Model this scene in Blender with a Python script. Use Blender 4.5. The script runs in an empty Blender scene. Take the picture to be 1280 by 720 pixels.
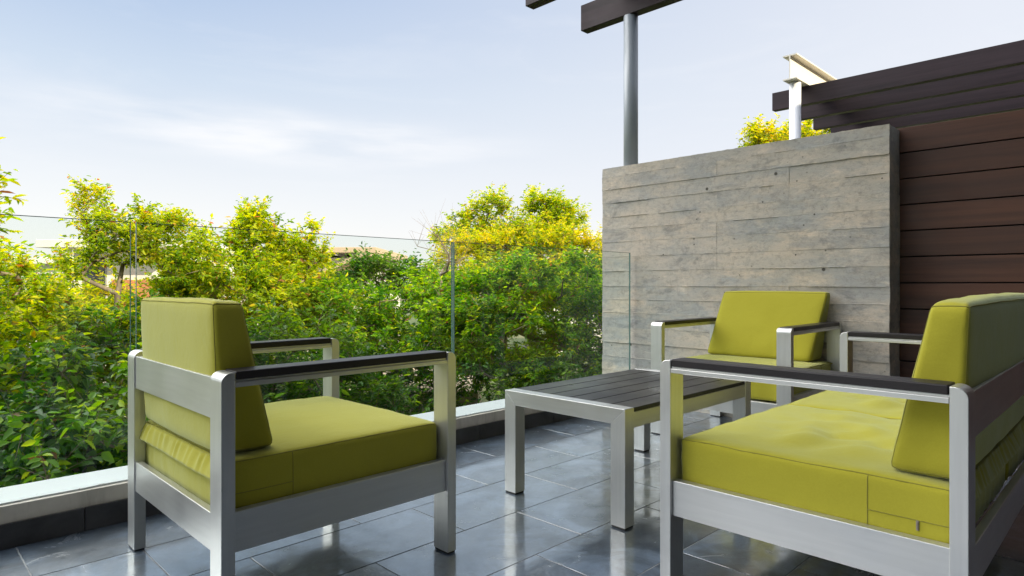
import bpy, bmesh, math, random
import numpy as np
from mathutils import Vector, Matrix, noise

S = bpy.context.scene
C = S.collection
R = math.radians
H = 0.86            # eye height above the terrace
GZ = -3.4           # garden level
S2 = math.sqrt(2)

# ------------------------------------------------------------------ camera
cam_d = bpy.data.cameras.new('camera'); cam = bpy.data.objects.new('camera', cam_d); C.objects.link(cam)
cam.location = (0, 0, H); cam.rotation_euler = (R(90), 0, R(-45))
cam_d.sensor_width = 36; cam_d.lens = 797/1280*36; cam_d.shift_y = -4/1280
cam_d.clip_start = .02; cam_d.clip_end = 3000
S.camera = cam

# ------------------------------------------------------------------ light
SUN_EL = R(27)
sx, sy = 0.15, -0.99                       # horizontal direction TOWARDS the sun
sl = math.hypot(sx, sy); sx /= sl; sy /= sl
w = bpy.data.worlds.new('World'); S.world = w; w.use_nodes = True
nt = w.node_tree; N = nt.nodes; L = nt.links; N.clear()
wo = N.new('ShaderNodeOutputWorld'); bg = N.new('ShaderNodeBackground'); bg.inputs[1].default_value = 0.108
sky = N.new('ShaderNodeTexSky'); sky.sky_type = 'NISHITA'; sky.sun_disc = False
sky.sun_elevation = SUN_EL; sky.sun_rotation = math.atan2(sx, sy)
sky.air_density = 1.0; sky.dust_density = 1.2; sky.ozone_density = 1.0
tc = N.new('ShaderNodeTexCoord')
# thin cirrus: streaks on the sky dome, from the direction alone
mp = N.new('ShaderNodeMapping'); mp.inputs['Rotation'].default_value = (R(6), R(-8), R(45)); mp.inputs['Scale'].default_value = (1.3, 1.6, 8.5)
nz = N.new('ShaderNodeTexNoise'); nz.inputs['Scale'].default_value = 1.7; nz.inputs['Detail'].default_value = 7; nz.inputs['Roughness'].default_value = .62
nz.inputs['Distortion'].default_value = .9
cr = N.new('ShaderNodeValToRGB'); cr.color_ramp.elements[0].position = .56; cr.color_ramp.elements[1].position = .85
cr.color_ramp.elements[1].color = (.4, .4, .4, 1)
L.new(tc.outputs['Generated'], mp.inputs[0]); L.new(mp.outputs[0], nz.inputs['Vector']); L.new(nz.outputs[0], cr.inputs[0])
# milky veil over the whole dome, thicker low down
sep = N.new('ShaderNodeSeparateXYZ'); L.new(tc.outputs['Generated'], sep.inputs[0])
vr = N.new('ShaderNodeValToRGB'); e_ = vr.color_ramp.elements
e_.new(.5); e_.new(.5)
for i_, (p_, c_) in enumerate(((.03, (6.9,6.6,6.3)), (.16, (5.75,5.85,6.05)), (.28, (4.4,5.0,5.8)), (.40, (3.1,3.95,5.4)))):
    e_[i_].position = p_; e_[i_].color = (c_[0]/8, c_[1]/8, c_[2]/8, 1)
L.new(sep.outputs['Z'], vr.inputs[0])
vs = N.new('ShaderNodeVectorMath'); vs.operation = 'SCALE'; vs.inputs['Scale'].default_value = 7.35; L.new(vr.outputs[0], vs.inputs[0])
# the sky pales towards the sun's side
rd = N.new('ShaderNodeVectorMath'); rd.operation = 'DOT_PRODUCT'; rd.inputs[1].default_value = (.707, -.707, 0); L.new(tc.outputs['Generated'], rd.inputs[0])
rr_ = N.new('ShaderNodeMapRange'); rr_.inputs[1].default_value = -.45; rr_.inputs[2].default_value = .55; rr_.inputs[4].default_value = .85; L.new(rd.outputs['Value'], rr_.inputs[0])
mr_ = N.new('ShaderNodeMixRGB'); mr_.inputs[2].default_value = (5.55, 5.65, 6.0, 1); L.new(rr_.outputs[0], mr_.inputs[0]); L.new(vs.outputs[0], mr_.inputs[1])
m1 = N.new('ShaderNodeMixRGB'); m1.inputs[0].default_value = .88; L.new(sky.outputs[0], m1.inputs[1]); L.new(mr_.outputs[0], m1.inputs[2])
m2 = N.new('ShaderNodeMixRGB'); m2.inputs[2].default_value = (6.3, 6.25, 6.3, 1)
mw = N.new('ShaderNodeMapping'); mw.vector_type = 'TEXTURE'; mw.inputs['Location'].default_value = (.40, .86, .215); mw.inputs['Rotation'].default_value = (R(-5), 0, R(-45)); mw.inputs['Scale'].default_value = (.42, 1, .052)
nw = N.new('ShaderNodeTexNoise'); nw.inputs['Scale'].default_value = 5; nw.inputs['Detail'].default_value = 6
nm_ = N.new('ShaderNodeMapping'); nm_.inputs['Rotation'].default_value = (0, 0, R(45)); nm_.inputs['Scale'].default_value = (1, 1, 6)
L.new(tc.outputs['Generated'], nm_.inputs[0]); L.new(nm_.outputs[0], nw.inputs['Vector'])
L.new(tc.outputs['Generated'], mw.inputs[0]); lw = N.new('ShaderNodeVectorMath'); lw.operation = 'LENGTH'; L.new(mw.outputs[0], lw.inputs[0])
rw = N.new('ShaderNodeMapRange'); rw.interpolation_type = 'SMOOTHSTEP'; rw.inputs[1].default_value = 1.05; rw.inputs[2].default_value = .15; L.new(lw.outputs['Value'], rw.inputs[0])
rn_ = N.new('ShaderNodeMapRange'); rn_.inputs[1].default_value = .38; rn_.inputs[2].default_value = .68; L.new(nw.outputs[0], rn_.inputs[0])
ww_ = N.new('ShaderNodeMath'); ww_.operation = 'MULTIPLY'; L.new(rw.outputs[0], ww_.inputs[0]); L.new(rn_.outputs[0], ww_.inputs[1])
wm_ = N.new('ShaderNodeMath'); wm_.operation = 'MULTIPLY_ADD'; wm_.inputs[1].default_value = .8; L.new(ww_.outputs[0], wm_.inputs[0])
wc_ = N.new('ShaderNodeMath'); wc_.operation = 'MULTIPLY'; wc_.inputs[1].default_value = .45; L.new(cr.outputs[0], wc_.inputs[0]); L.new(wc_.outputs[0], wm_.inputs[2])
wm_.use_clamp = True
L.new(wm_.outputs[0], m2.inputs[0]); L.new(m1.outputs[0], m2.inputs[1])
# bright sky patch out of view, added to light the shaded terrace
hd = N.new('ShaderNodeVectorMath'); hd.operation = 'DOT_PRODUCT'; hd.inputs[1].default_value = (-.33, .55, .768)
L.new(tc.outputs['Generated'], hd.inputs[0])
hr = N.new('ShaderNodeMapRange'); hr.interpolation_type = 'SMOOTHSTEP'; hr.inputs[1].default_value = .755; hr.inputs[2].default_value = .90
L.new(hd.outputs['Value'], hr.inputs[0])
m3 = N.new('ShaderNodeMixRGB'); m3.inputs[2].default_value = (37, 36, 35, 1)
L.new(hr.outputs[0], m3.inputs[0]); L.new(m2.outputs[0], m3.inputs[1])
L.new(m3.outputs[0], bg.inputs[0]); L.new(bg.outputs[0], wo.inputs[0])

sd = bpy.data.lights.new('sun', 'SUN'); sd.energy = 5.0; sd.angle = R(.53); sd.color = (1, .87, .62)
so = bpy.data.objects.new('sun', sd); C.objects.link(so)
so.rotation_euler = Vector((sx*math.cos(SUN_EL), sy*math.cos(SUN_EL), math.sin(SUN_EL))).to_track_quat('Z', 'Y').to_euler()
so.location = (3, -8, 12)
S.view_settings.view_transform = 'Standard'; S.view_settings.look = 'None'; S.view_settings.gamma = 1
S.view_settings.use_curve_mapping = False
S.view_settings.exposure = 0.64
S.render.engine = 'CYCLES'
S.cycles.max_bounces = 8; S.cycles.transparent_max_bounces = 16; S.cycles.glossy_bounces = 4; S.cycles.diffuse_bounces = 4
S.cycles.sample_clamp_indirect = 4

# ------------------------------------------------------------------ materials
class Mat:
    def __init__(s, name, base=(.5,.5,.5), rough=.5, metal=0, spec=.5):
        s.m = bpy.data.materials.new(name); s.m.use_nodes = True
        s.nt = s.m.node_tree; s.N = s.nt.nodes; s.L = s.nt.links
        s.b = s.N['Principled BSDF']; s.out = s.N['Material Output']
        s.b.inputs['Base Color'].default_value = (*base, 1); s.b.inputs['Roughness'].default_value = rough
        s.b.inputs['Metallic'].default_value = metal; s.b.inputs['Specular IOR Level'].default_value = spec
        s.tc = s.N.new('ShaderNodeTexCoord')
    def n(s, t, **k):
        o = s.N.new('ShaderNode'+t)
        for a, b in k.items():
            if a[0] == '_': setattr(o, a[1:], b)
            else:
                key = int(a[1:]) if a[0] == 'i' and a[1:].isdigit() else a.replace('_', ' ')
                o.inputs[key].default_value = b
        return o
    def noise(s, scale, detail=4, rough=.55, vec=(1,1,1), coord='Object', dist=0):
        mpn = s.n('Mapping'); mpn.inputs['Scale'].default_value = vec
        s.L.new(s.tc.outputs[coord], mpn.inputs[0])
        o = s.n('TexNoise'); o.inputs['Scale'].default_value = scale; o.inputs['Detail'].default_value = detail
        o.inputs['Roughness'].default_value = rough; o.inputs['Distortion'].default_value = dist
        s.L.new(mpn.outputs[0], o.inputs['Vector']); return o.outputs[0]
    def ramp(s, src, stops):
        o = s.n('ValToRGB'); e = o.color_ramp.elements
        while len(e) < len(stops): e.new(.5)
        for i, (p, c) in enumerate(stops):
            e[i].position = p; e[i].color = (*c, 1) if len(c) == 3 else c
        s.L.new(src, o.inputs[0]); return o.outputs[0]
    def mix(s, f, a, b, mode='MIX'):
        o = s.n('MixRGB'); o.blend_type = mode
        for i, v in enumerate((f, a, b)):
            if isinstance(v, (int, float)): o.inputs[i].default_value = v
            elif isinstance(v, tuple): o.inputs[i].default_value = (*v, 1)
            else: s.L.new(v, o.inputs[i])
        return o.outputs[0]
    def math(s, op, a, b=0.0):
        o = s.n('Math'); o.operation = op
        for i, v in enumerate((a, b)):
            if isinstance(v, (int, float)): o.inputs[i].default_value = v
            else: s.L.new(v, o.inputs[i])
        return o.outputs[0]
    def col(s, v): s.L.new(v, s.b.inputs['Base Color']); return s
    def rgh(s, v): s.L.new(v, s.b.inputs['Roughness']); return s
    def bump(s, v, strength=.3, dist=.01):
        o = s.n('Bump'); o.inputs['Strength'].default_value = strength; o.inputs['Distance'].default_value = dist
        s.L.new(v, o.inputs['Height'])
        if s.b.inputs['Normal'].is_linked: s.L.new(s.b.inputs['Normal'].links[0].from_socket, o.inputs['Normal'])
        s.L.new(o.outputs[0], s.b.inputs['Normal']); return s
    def island(s): return s.n('NewGeometry').outputs['Random Per Island']

def alu_mat(name, vec):
    a = Mat(name, (.60,.61,.60), .38, .82)
    g = a.noise(60, 3, .6, vec); b = a.noise(4, 4, .6)
    a.col(a.mix(g, (.52,.53,.525), (.66,.67,.66))); a.rgh(a.ramp(b, [(.3,(.30,)*3),(.75,(.44,)*3)]))
    a.bump(g, .10, .001); return a.m
ALU = alu_mat('brushed_aluminium', (1, 1, .06))
ALU_H = alu_mat('brushed_aluminium_lengthwise', (.06, .06, 1))

def fabric_mat():
    f = Mat('lime_canvas', (.4,.4,.06), .9, 0, .12)
    big = f.noise(5, 5, .6); fine = f.noise(260, 3, .6)
    c = f.mix(big, (.335,.310,.026), (.410,.380,.040))
    c = f.mix(f.math('MULTIPLY', fine, .55), c, (.25,.24,.018)); f.col(c)
    wv1 = f.n('TexWave'); wv1.inputs['Scale'].default_value = 260; wv1.bands_direction = 'X'; f.L.new(f.tc.outputs['Object'], wv1.inputs['Vector'])
    wv2 = f.n('TexWave'); wv2.inputs['Scale'].default_value = 260; wv2.bands_direction = 'Z'; f.L.new(f.tc.outputs['Object'], wv2.inputs['Vector'])
    f.bump(f.math('ADD', wv1.outputs[1], wv2.outputs[1]), .12, .001)
    f.bump(f.noise(9, 4, .6, (1, 1, 1), dist=.8), .35, .006); f.bump(f.noise(34, 3, .5, (1, 1, .5), dist=1.2), .12, .003)
    f.b.inputs['Sheen Weight'].default_value = .35; f.b.inputs['Sheen Roughness'].default_value = .45
    f.b.inputs['Sheen Tint'].default_value = (.8,1,.9,1)
    return f.m
FAB = fabric_mat()
_s = Mat('seam_thread', (.20,.19,.025), .9); SEAM = _s.m

def plank_mat(name, base, hi, axis, rough=.42, scale=30):
    p = Mat(name, base, rough)
    v = {0: (.04,1,1), 1: (1,.04,1)}[axis]
    g = p.noise(scale, 6, .65, v, dist=.4)
    c = p.mix(p.ramp(g, [(.35,(0,0,0)),(.7,(1,1,1))]), base, hi)
    c = p.mix(p.math('MULTIPLY', p.island(), .5), c, tuple(x*.6 for x in base)); p.col(c)
    p.rgh(p.ramp(p.noise(3,5), [(.3,(rough-.1,)*3),(.7,(rough+.14,)*3)])); p.bump(g, .22, .002)
    return p.m
PAD = plank_mat('charcoal_composite', (.018,.016,.018), (.024,.021,.023), 0, .38)
PAD_T = plank_mat('charcoal_composite_board', (.018,.019,.022), (.032,.033,.037), 0, .36)
SLAT = plank_mat('stained_timber_slats', (.038,.012,.006), (.105,.038,.018), 1, .48, 16)
BEAM = plank_mat('dark_timber_beams', (.016,.010,.014), (.042,.026,.034), 1, .5, 14); BEAM.node_tree.nodes['Principled BSDF'].inputs['Specular IOR Level'].default_value = .25
for _m in (PAD, PAD_T): _m.node_tree.nodes['Principled BSDF'].inputs['Specular IOR Level'].default_value = .28
RUB = Mat('black_rubber', (.012,.012,.012), .6).m
ZIP = Mat('zip_metal', (.25,.22,.18), .4, .8).m

def tile_mat():
    t = Mat('polished_slate_tile', (.03,.034,.04), .14, 0, .9)
    isl = t.island()
    addv = t.n('VectorMath'); addv.operation = 'ADD'
    cmb = t.n('CombineXYZ'); t.L.new(t.math('MULTIPLY', isl, 37.0), cmb.inputs[0]); t.L.new(t.math('MULTIPLY', isl, 91.0), cmb.inputs[1])
    t.L.new(t.tc.outputs['Object'], addv.inputs[0]); t.L.new(cmb.outputs[0], addv.inputs[1])
    def nz(scale, det, ro, dist):
        o = t.n('TexNoise'); o.inputs['Scale'].default_value = scale; o.inputs['Detail'].default_value = det
        o.inputs['Roughness'].default_value = ro; o.inputs['Distortion'].default_value = dist
        t.L.new(addv.outputs[0], o.inputs['Vector']); return o.outputs[0]
    cloud = nz(3.2, 8, .68, 1.1); fine = nz(22, 6, .7, .5); vein = nz(2.3, 6, .6, 2.2)
    c = t.ramp(cloud, [(.32,(.010,.016,.025)),(.48,(.030,.046,.068)),(.66,(.14,.19,.26))])
    vv = t.ramp(vein, [(.490,(0,0,0)),(.496,(1,1,1)),(.502,(0,0,0))])
    c = t.mix(t.math('MULTIPLY', vv, .22), c, (.30,.31,.33))
    c = t.mix(t.math('MULTIPLY', isl, .40), c, (.030,.038,.050)); t.col(c)
    cr_ = t.ramp(nz(6, 7, .7, .8), [(.35,(.05,)*3),(.5,(.12,)*3),(.65,(.30,)*3)]); t.L.new(cr_, t.b.inputs['Coat Roughness'])
    cw_ = t.ramp(nz(4.5, 9, .74, 1.0), [(.32,(.62,)*3),(.55,(1,)*3)]); t.L.new(cw_, t.b.inputs['Coat Weight'])
    t.rgh(t.ramp(fine, [(.3,(.32,)*3),(.55,(.42,)*3),(.8,(.58,)*3)]))
    t.bump(cloud, .04, .006); t.bump(fine, .10, .001)
    t.b.inputs['IOR'].default_value = 1.7; t.b.inputs['Coat Weight'].default_value = 1; t.b.inputs['Coat Roughness'].default_value = .07; t.b.inputs['Coat IOR'].default_value = 3.0; t.b.inputs['Coat Tint'].default_value = (.92,.96,1,1)
    return t.m
TILE = tile_mat()
g = Mat('cement_grout', (.42,.42,.42), .8); g.col(g.ramp(g.noise(14,5), [(.3,(.10,.105,.11)),(.7,(.30,.31,.32))])); GROUT = g.m
k = Mat('dark_skirting_tile', (.022,.021,.022), .3); k.col(k.ramp(k.noise(7,7,.7,(1,1,1),dist=.6), [(.3,(.012,.011,.012)),(.75,(.05,.048,.05))])); k.bump(k.noise(30,5), .1, .002); SKIRT = k.m
k = Mat('cream_plaster', (.58,.54,.47), .8); k.col(k.ramp(k.noise(5,6,.65), [(.3,(.42,.385,.335)),(.7,(.53,.49,.43))])); k.col(k.mix(k.math('MULTIPLY', k.ramp(k.noise(16,6,.7,(1,1,.12)), [(.5,(0,0,0)),(.68,(1,1,1))]), .5), k.ramp(k.noise(5,6,.65), [(.3,(.42,.385,.335)),(.7,(.53,.49,.43))]), (.26,.23,.19))); k.bump(k.noise(60,4), .15, .002); CREAM = k.m
k = Mat('chipped_white_paint', (.78,.80,.80), .5)
ch = k.ramp(k.noise(9,8,.75,(1,1.6,1),dist=.5), [(.655,(0,0,0)),(.665,(1,1,1))])
k.col(k.mix(ch, k.mix(k.noise(3,5), (.40,.43,.43), (.50,.53,.53)), (.12,.115,.10))); k.bump(ch, -.4, .004); WPAINT = k.m

def glass_mat(name, tint, edge=False):
    m = bpy.data.materials.new(name); m.use_nodes = True; n = m.node_tree.nodes; l = m.node_tree.links; n.clear()
    o = n.new('ShaderNodeOutputMaterial'); t = n.new('ShaderNodeBsdfTransparent'); t.inputs[0].default_value = (*tint,1)
    gl = n.new('ShaderNodeBsdfGlossy'); gl.inputs[1].default_value = .01 if not edge else .2; gl.inputs[0].default_value = (.9,1,.97,1)
    f = n.new('ShaderNodeFresnel'); f.inputs[0].default_value = 1.5
    # both faces of the pane are modelled, so the inner face must not reach total reflection
    gm = n.new('ShaderNodeNewGeometry'); mx0 = n.new('ShaderNodeMath'); mx0.operation = 'MULTIPLY'
    inv = n.new('ShaderNodeMath'); inv.operation = 'SUBTRACT'; inv.inputs[0].default_value = 1; l.new(gm.outputs['Backfacing'], inv.inputs[1])
    l.new(f.outputs[0], mx0.inputs[0]); l.new(inv.outputs[0], mx0.inputs[1])
    mx = n.new('ShaderNodeMixShader'); l.new(mx0.outputs[0], mx.inputs[0]); l.new(t.outputs[0], mx.inputs[1]); l.new(gl.outputs[0], mx.inputs[2])
    l.new(mx.outputs[0], o.inputs[0]); return m
GLASS = glass_mat('clear_glass', (.955,.985,.975)); GEDGE = Mat('green_glass_edge', (.10,.19,.17), .25).m

def concrete_mat():
    c = Mat('board_marked_concrete', (.4,.38,.34), .82)
    isl = c.island()
    big = c.ramp(c.noise(2.6, 8, .7, (1,.7,2.0)), [(.42,(0,0,0)),(.58,(1,1,1))]); st = c.noise(7, 9, .78, (1,.42,1.9), dist=.3); gr = c.noise(34, 8, .82, (1,.8,1)); fib = c.noise(26, 5, .7, (1, .07, 1))
    v = c.mix(big, (.36,.375,.37), (.64,.54,.42))
    v = c.mix(c.ramp(st, [(.36,(0,0,0)),(.66,(1,1,1))]), v, c.mix(isl, (.29,.295,.285), (.62,.55,.44)))
    v = c.mix(c.math('MULTIPLY', isl, .42), v, (.31,.31,.295))
    lt = c.ramp(c.noise(11, 9, .8, (1,.5,1.4), dist=.4), [(.56,(0,0,0)),(.70,(1,1,1))])
    v = c.mix(c.math('MULTIPLY', lt, .55), v, (.72,.64,.52))
    v = c.mix(c.math('MULTIPLY', c.ramp(gr, [(.3,(1,1,1)),(.52,(0,0,0))]), .62), v, (.17,.165,.15))
    # stains (dark blotches); bug and tie holes with their shade painted in
    bl = c.noise(5.5, 8, .72, (1,.6,1.5), dist=.4)
    v = c.mix(c.math('MULTIPLY', c.ramp(bl, [(.55,(0,0,0)),(.66,(1,1,1))]), .55), v, (.15,.16,.16))
    vo = c.n('TexVoronoi'); vo.inputs['Scale'].default_value = 13; c.L.new(c.tc.outputs['Object'], vo.inputs['Vector'])
    sel = c.ramp(c.noise(2.5, 3), [(.48,(0,0,0)),(.56,(1,1,1))])
    hole = c.math('MULTIPLY', c.ramp(vo.outputs['Distance'], [(.05,(1,1,1)),(.085,(0,0,0))]), sel)
    v = c.mix(hole, v, (.06,.058,.05))
    for (ty, tz) in ((1.63, 1.545), (2.70, .42), (2.09, 1.50), (1.35, .95)):
        d = c.n('VectorMath'); d.operation = 'DISTANCE'; d.inputs[1].default_value = (3.93, ty, tz); c.L.new(c.tc.outputs['Object'], d.inputs[0])
        hh = c.ramp(d.outputs['Value'], [(.009,(1,1,1)),(.012,(0,0,0))]); v = c.mix(hh, v, (.07,.065,.055))
    c.col(v); c.rgh(c.ramp(gr, [(.3,(.7,)*3),(.7,(.92,)*3)]))
    c.bump(hole, -.8, .006); c.bump(fib, .25, .003); c.bump(gr, .6, .007); c.bump(st, .4, .01)
    return c.m
CONC = concrete_mat()
k = Mat('grey_painted_steel', (.30,.34,.38), .38, .1); k.col(k.mix(k.noise(3,5), (.26,.30,.34), (.34,.38,.42))); STEEL = k.m
k = Mat('white_painted_steel', (.78,.80,.84), .42); k.col(k.mix(k.noise(6,5), (.72,.75,.79), (.82,.83,.86))); WSTEEL = k.m

def leaf_mat(name, stops, trans=.6, gloss=.35):
    m = bpy.data.materials.new(name); m.use_nodes = True; n = m.node_tree.nodes; l = m.node_tree.links; n.clear()
    o = n.new('ShaderNodeOutputMaterial'); ge = n.new('ShaderNodeNewGeometry'); r = n.new('ShaderNodeValToRGB')
    e = r.color_ramp.elements
    while len(e) < len(stops): e.new(.5)
    for i, (p, c) in enumerate(stops): e[i].position = p; e[i].color = (*c, 1)
    l.new(ge.outputs['Random Per Island'], r.inputs[0])
    # whole branches differ in tint too; a few leaves are dead
    tcn = n.new('ShaderNodeTexCoord'); nz = n.new('ShaderNodeTexNoise'); nz.inputs['Scale'].default_value = 1.6; nz.inputs['Detail'].default_value = 3
    l.new(tcn.outputs['Object'], nz.inputs['Vector'])
    hs = n.new('ShaderNodeHueSaturation'); mr = n.new('ShaderNodeMapRange'); mr.inputs[1].default_value = .3; mr.inputs[2].default_value = .7
    mr.inputs[3].default_value = .465; mr.inputs[4].default_value = .52
    l.new(nz.outputs[0], mr.inputs[0]); l.new(mr.outputs[0], hs.inputs['Hue']); l.new(r.outputs[0], hs.inputs['Color'])
    mv = n.new('ShaderNodeMapRange'); mv.inputs[1].default_value = .3; mv.inputs[2].default_value = .7; mv.inputs[3].default_value = 1.35; mv.inputs[4].default_value = .75
    l.new(nz.outputs[0], mv.inputs[0]); l.new(mv.outputs[0], hs.inputs['Value'])
    p = n.new('ShaderNodeBsdfPrincipled'); p.inputs['Roughness'].default_value = .42; p.inputs['Specular IOR Level'].default_value = gloss*.7
    t = n.new('ShaderNodeBsdfTranslucent'); g2 = n.new('ShaderNodeHueSaturation'); g2.inputs['Hue'].default_value = .485; g2.inputs['Saturation'].default_value = 1.1; g2.inputs['Value'].default_value = 1.5
    l.new(hs.outputs[0], p.inputs['Base Color']); l.new(hs.outputs[0], g2.inputs['Color']); l.new(g2.outputs[0], t.inputs[0])
    mx = n.new('ShaderNodeMixShader'); mx.inputs[0].default_value = trans
    l.new(p.outputs[0], mx.inputs[1]); l.new(t.outputs[0], mx.inputs[2]); l.new(mx.outputs[0], o.inputs[0]); return m
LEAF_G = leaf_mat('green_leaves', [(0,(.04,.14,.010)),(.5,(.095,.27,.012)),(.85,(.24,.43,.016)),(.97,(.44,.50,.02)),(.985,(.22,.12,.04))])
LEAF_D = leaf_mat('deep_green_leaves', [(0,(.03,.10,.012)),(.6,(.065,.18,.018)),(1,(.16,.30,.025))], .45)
LEAF_Y = leaf_mat('sunlit_yellow_green_leaves', [(0,(.09,.21,.010)),(.4,(.23,.37,.014)),(.8,(.44,.52,.02)),(.97,(.66,.60,.03)),(.985,(.34,.18,.05))])  # leaf albedo raised and yellowed to brighten the sunlit crowns
LEAF_O = leaf_mat('golden_leaves', [(0,(.12,.24,.012)),(.4,(.34,.42,.018)),(.8,(.58,.56,.025)),(1,(.62,.54,.04))])
LEAF_S = leaf_mat('bright_young_leaves', [(0,(.025,.09,.012)),(.5,(.055,.17,.015)),(.8,(.15,.34,.018)),(.975,(.34,.50,.03)),(.985,(.20,.12,.04))], .45, .6)
k = Mat('tree_bark', (.20,.15,.11), .9); k.col(k.ramp(k.noise(9,6,.7,(1,1,.3)), [(.3,(.10,.075,.055)),(.7,(.32,.25,.19))])); k.bump(k.noise(30,5,.7,(1,1,.25)), .6, .01); BARK = k.m

# ------------------------------------------------------------------ mesh helpers
def link(o, parent=None):
    C.objects.link(o)
    if parent is not None: o.parent = parent
    return o
def mesh_obj(name, verts, faces, mat, parent=None, smooth=False, mats=None, mi=None):
    me = bpy.data.meshes.new(name); me.from_pydata(verts, [], faces)
    for m in (mats or [mat]): me.materials.append(m)
    if mi is not None: me.polygons.foreach_set('material_index', mi)
    if smooth: me.polygons.foreach_set('use_smooth', [True]*len(me.polygons))
    me.update(); return link(bpy.data.objects.new(name, me), parent)
class MB:
    def __init__(s): s.v = []; s.f = []; s.m = []
    def add(s, v, f, m=0):
        o = len(s.v); s.v += [tuple(p) for p in v]; s.f += [tuple(i+o for i in q) for q in f]; s.m += [m]*len(f); return s
    def box(s, x0, x1, y0, y1, z0, z1, m=0):
        v = [(x0,y0,z0),(x1,y0,z0),(x1,y1,z0),(x0,y1,z0),(x0,y0,z1),(x1,y0,z1),(x1,y1,z1),(x0,y1,z1)]
        return s.add(v, [(0,3,2,1),(4,5,6,7),(0,1,5,4),(1,2,6,5),(2,3,7,6),(3,0,4,7)], m)
    def prism(s, poly, a0, a1, axis=1, m=0):
        """poly in the two other axes, extruded along axis"""
        n = len(poly)
        def P(p, a): return {0:(a,p[0],p[1]), 1:(p[0],a,p[1]), 2:(p[0],p[1],a)}[axis]
        v = [P(p,a0) for p in poly]+[P(p,a1) for p in poly]
        f = [tuple(range(n)), tuple(range(2*n-1, n-1, -1))]+[(i, i+n, (i+1)%n+n, (i+1)%n) for i in range(n)]
        return s.add(v, f, m)
    def tube(s, pts, r, seg=8, m=0, cap=True, closed=False):
        pts = [Vector(p) for p in pts]; n = len(pts); rr = r if isinstance(r, (list,tuple)) else [r]*n
        v = []; up = None
        for i in range(n):
            a = pts[(i+1)%n] if (closed or i < n-1) else pts[i]; b = pts[i-1] if (closed or i > 0) else pts[i]
            t = (a-b).normalized()
            if up is None: up = t.orthogonal().normalized()
            up = (up - t*up.dot(t)); up = up.normalized() if up.length > 1e-6 else t.orthogonal().normalized()
            q = t.cross(up)
            for j in range(seg):
                an = 2*math.pi*j/seg; v.append(pts[i]+(up*math.cos(an)+q*math.sin(an))*rr[i])
        f = []
        for i in range(n if closed else n-1):
            for j in range(seg):
                a = i*seg+j; b = i*seg+(j+1)%seg; c = ((i+1)%n)*seg+(j+1)%seg; d = ((i+1)%n)*seg+j
                f.append((a,b,c,d))
        if cap and not closed: f += [tuple(range(seg-1,-1,-1)), tuple(range((n-1)*seg, n*seg))]
        return s.add(v, f, m)
    def build(s, name, mat, parent=None, bevel=0, smooth=False, mats=None):
        o = mesh_obj(name, s.v, s.f, mat, parent, smooth, mats, s.m if mats else None)
        bm = bmesh.new(); bm.from_mesh(o.data); bmesh.ops.recalc_face_normals(bm, faces=bm.faces); bm.to_mesh(o.data); bm.free()
        if bevel:
            b = o.modifiers.new('bevel', 'BEVEL'); b.width = bevel; b.segments = 2; b.limit_method = 'ANGLE'; b.angle_limit = R(40)
            b.harden_normals = False
        return o
def tag(o, label, cat, group=None, kind=None):
    if label: o['label'] = label
    if cat: o['category'] = cat
    if group: o['group'] = group
    if kind: o['kind'] = kind
    return o
def thing(name, loc, label, cat, rz=0, group=None):
    o = bpy.data.objects.new(name, None); o.empty_display_size = .1; C.objects.link(o); o.location = loc; o.rotation_euler = (0,0,rz)
    return tag(o, label, cat, group)
def struct(o): o['kind'] = 'structure'; return o
def P(px, py, d):
    """a point d metres in front of the eye, from where it is seen"""
    l = (px-640)*d/797; return Vector(((d+l)/S2, (d-l)/S2, H+(356-py)*d/797))

# ================================================================== SETTING
# garden ground to the horizon
gm = Mat('garden_ground', (.07,.09,.03), .95)
gm.col(gm.ramp(gm.noise(.35,8,.65), [(.3,(.045,.07,.018)),(.55,(.08,.10,.03)),(.75,(.16,.13,.08))])); gm.bump(gm.noise(6,6), .5, .05)
struct(mesh_obj('ground', [(-1500,-1500,GZ),(1500,-1500,GZ),(1500,1500,GZ),(-1500,1500,GZ)], [(0,1,2,3)], gm.m))
struct(MB().box(-60, 60, 25, 31, GZ+.001, GZ+.004).build('road', Mat('asphalt', (.05,.05,.052), .9).m))
struct(MB().box(-60, 60, 23.4, 25, GZ+.001, GZ+.13).build('pavement', CREAM))

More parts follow.
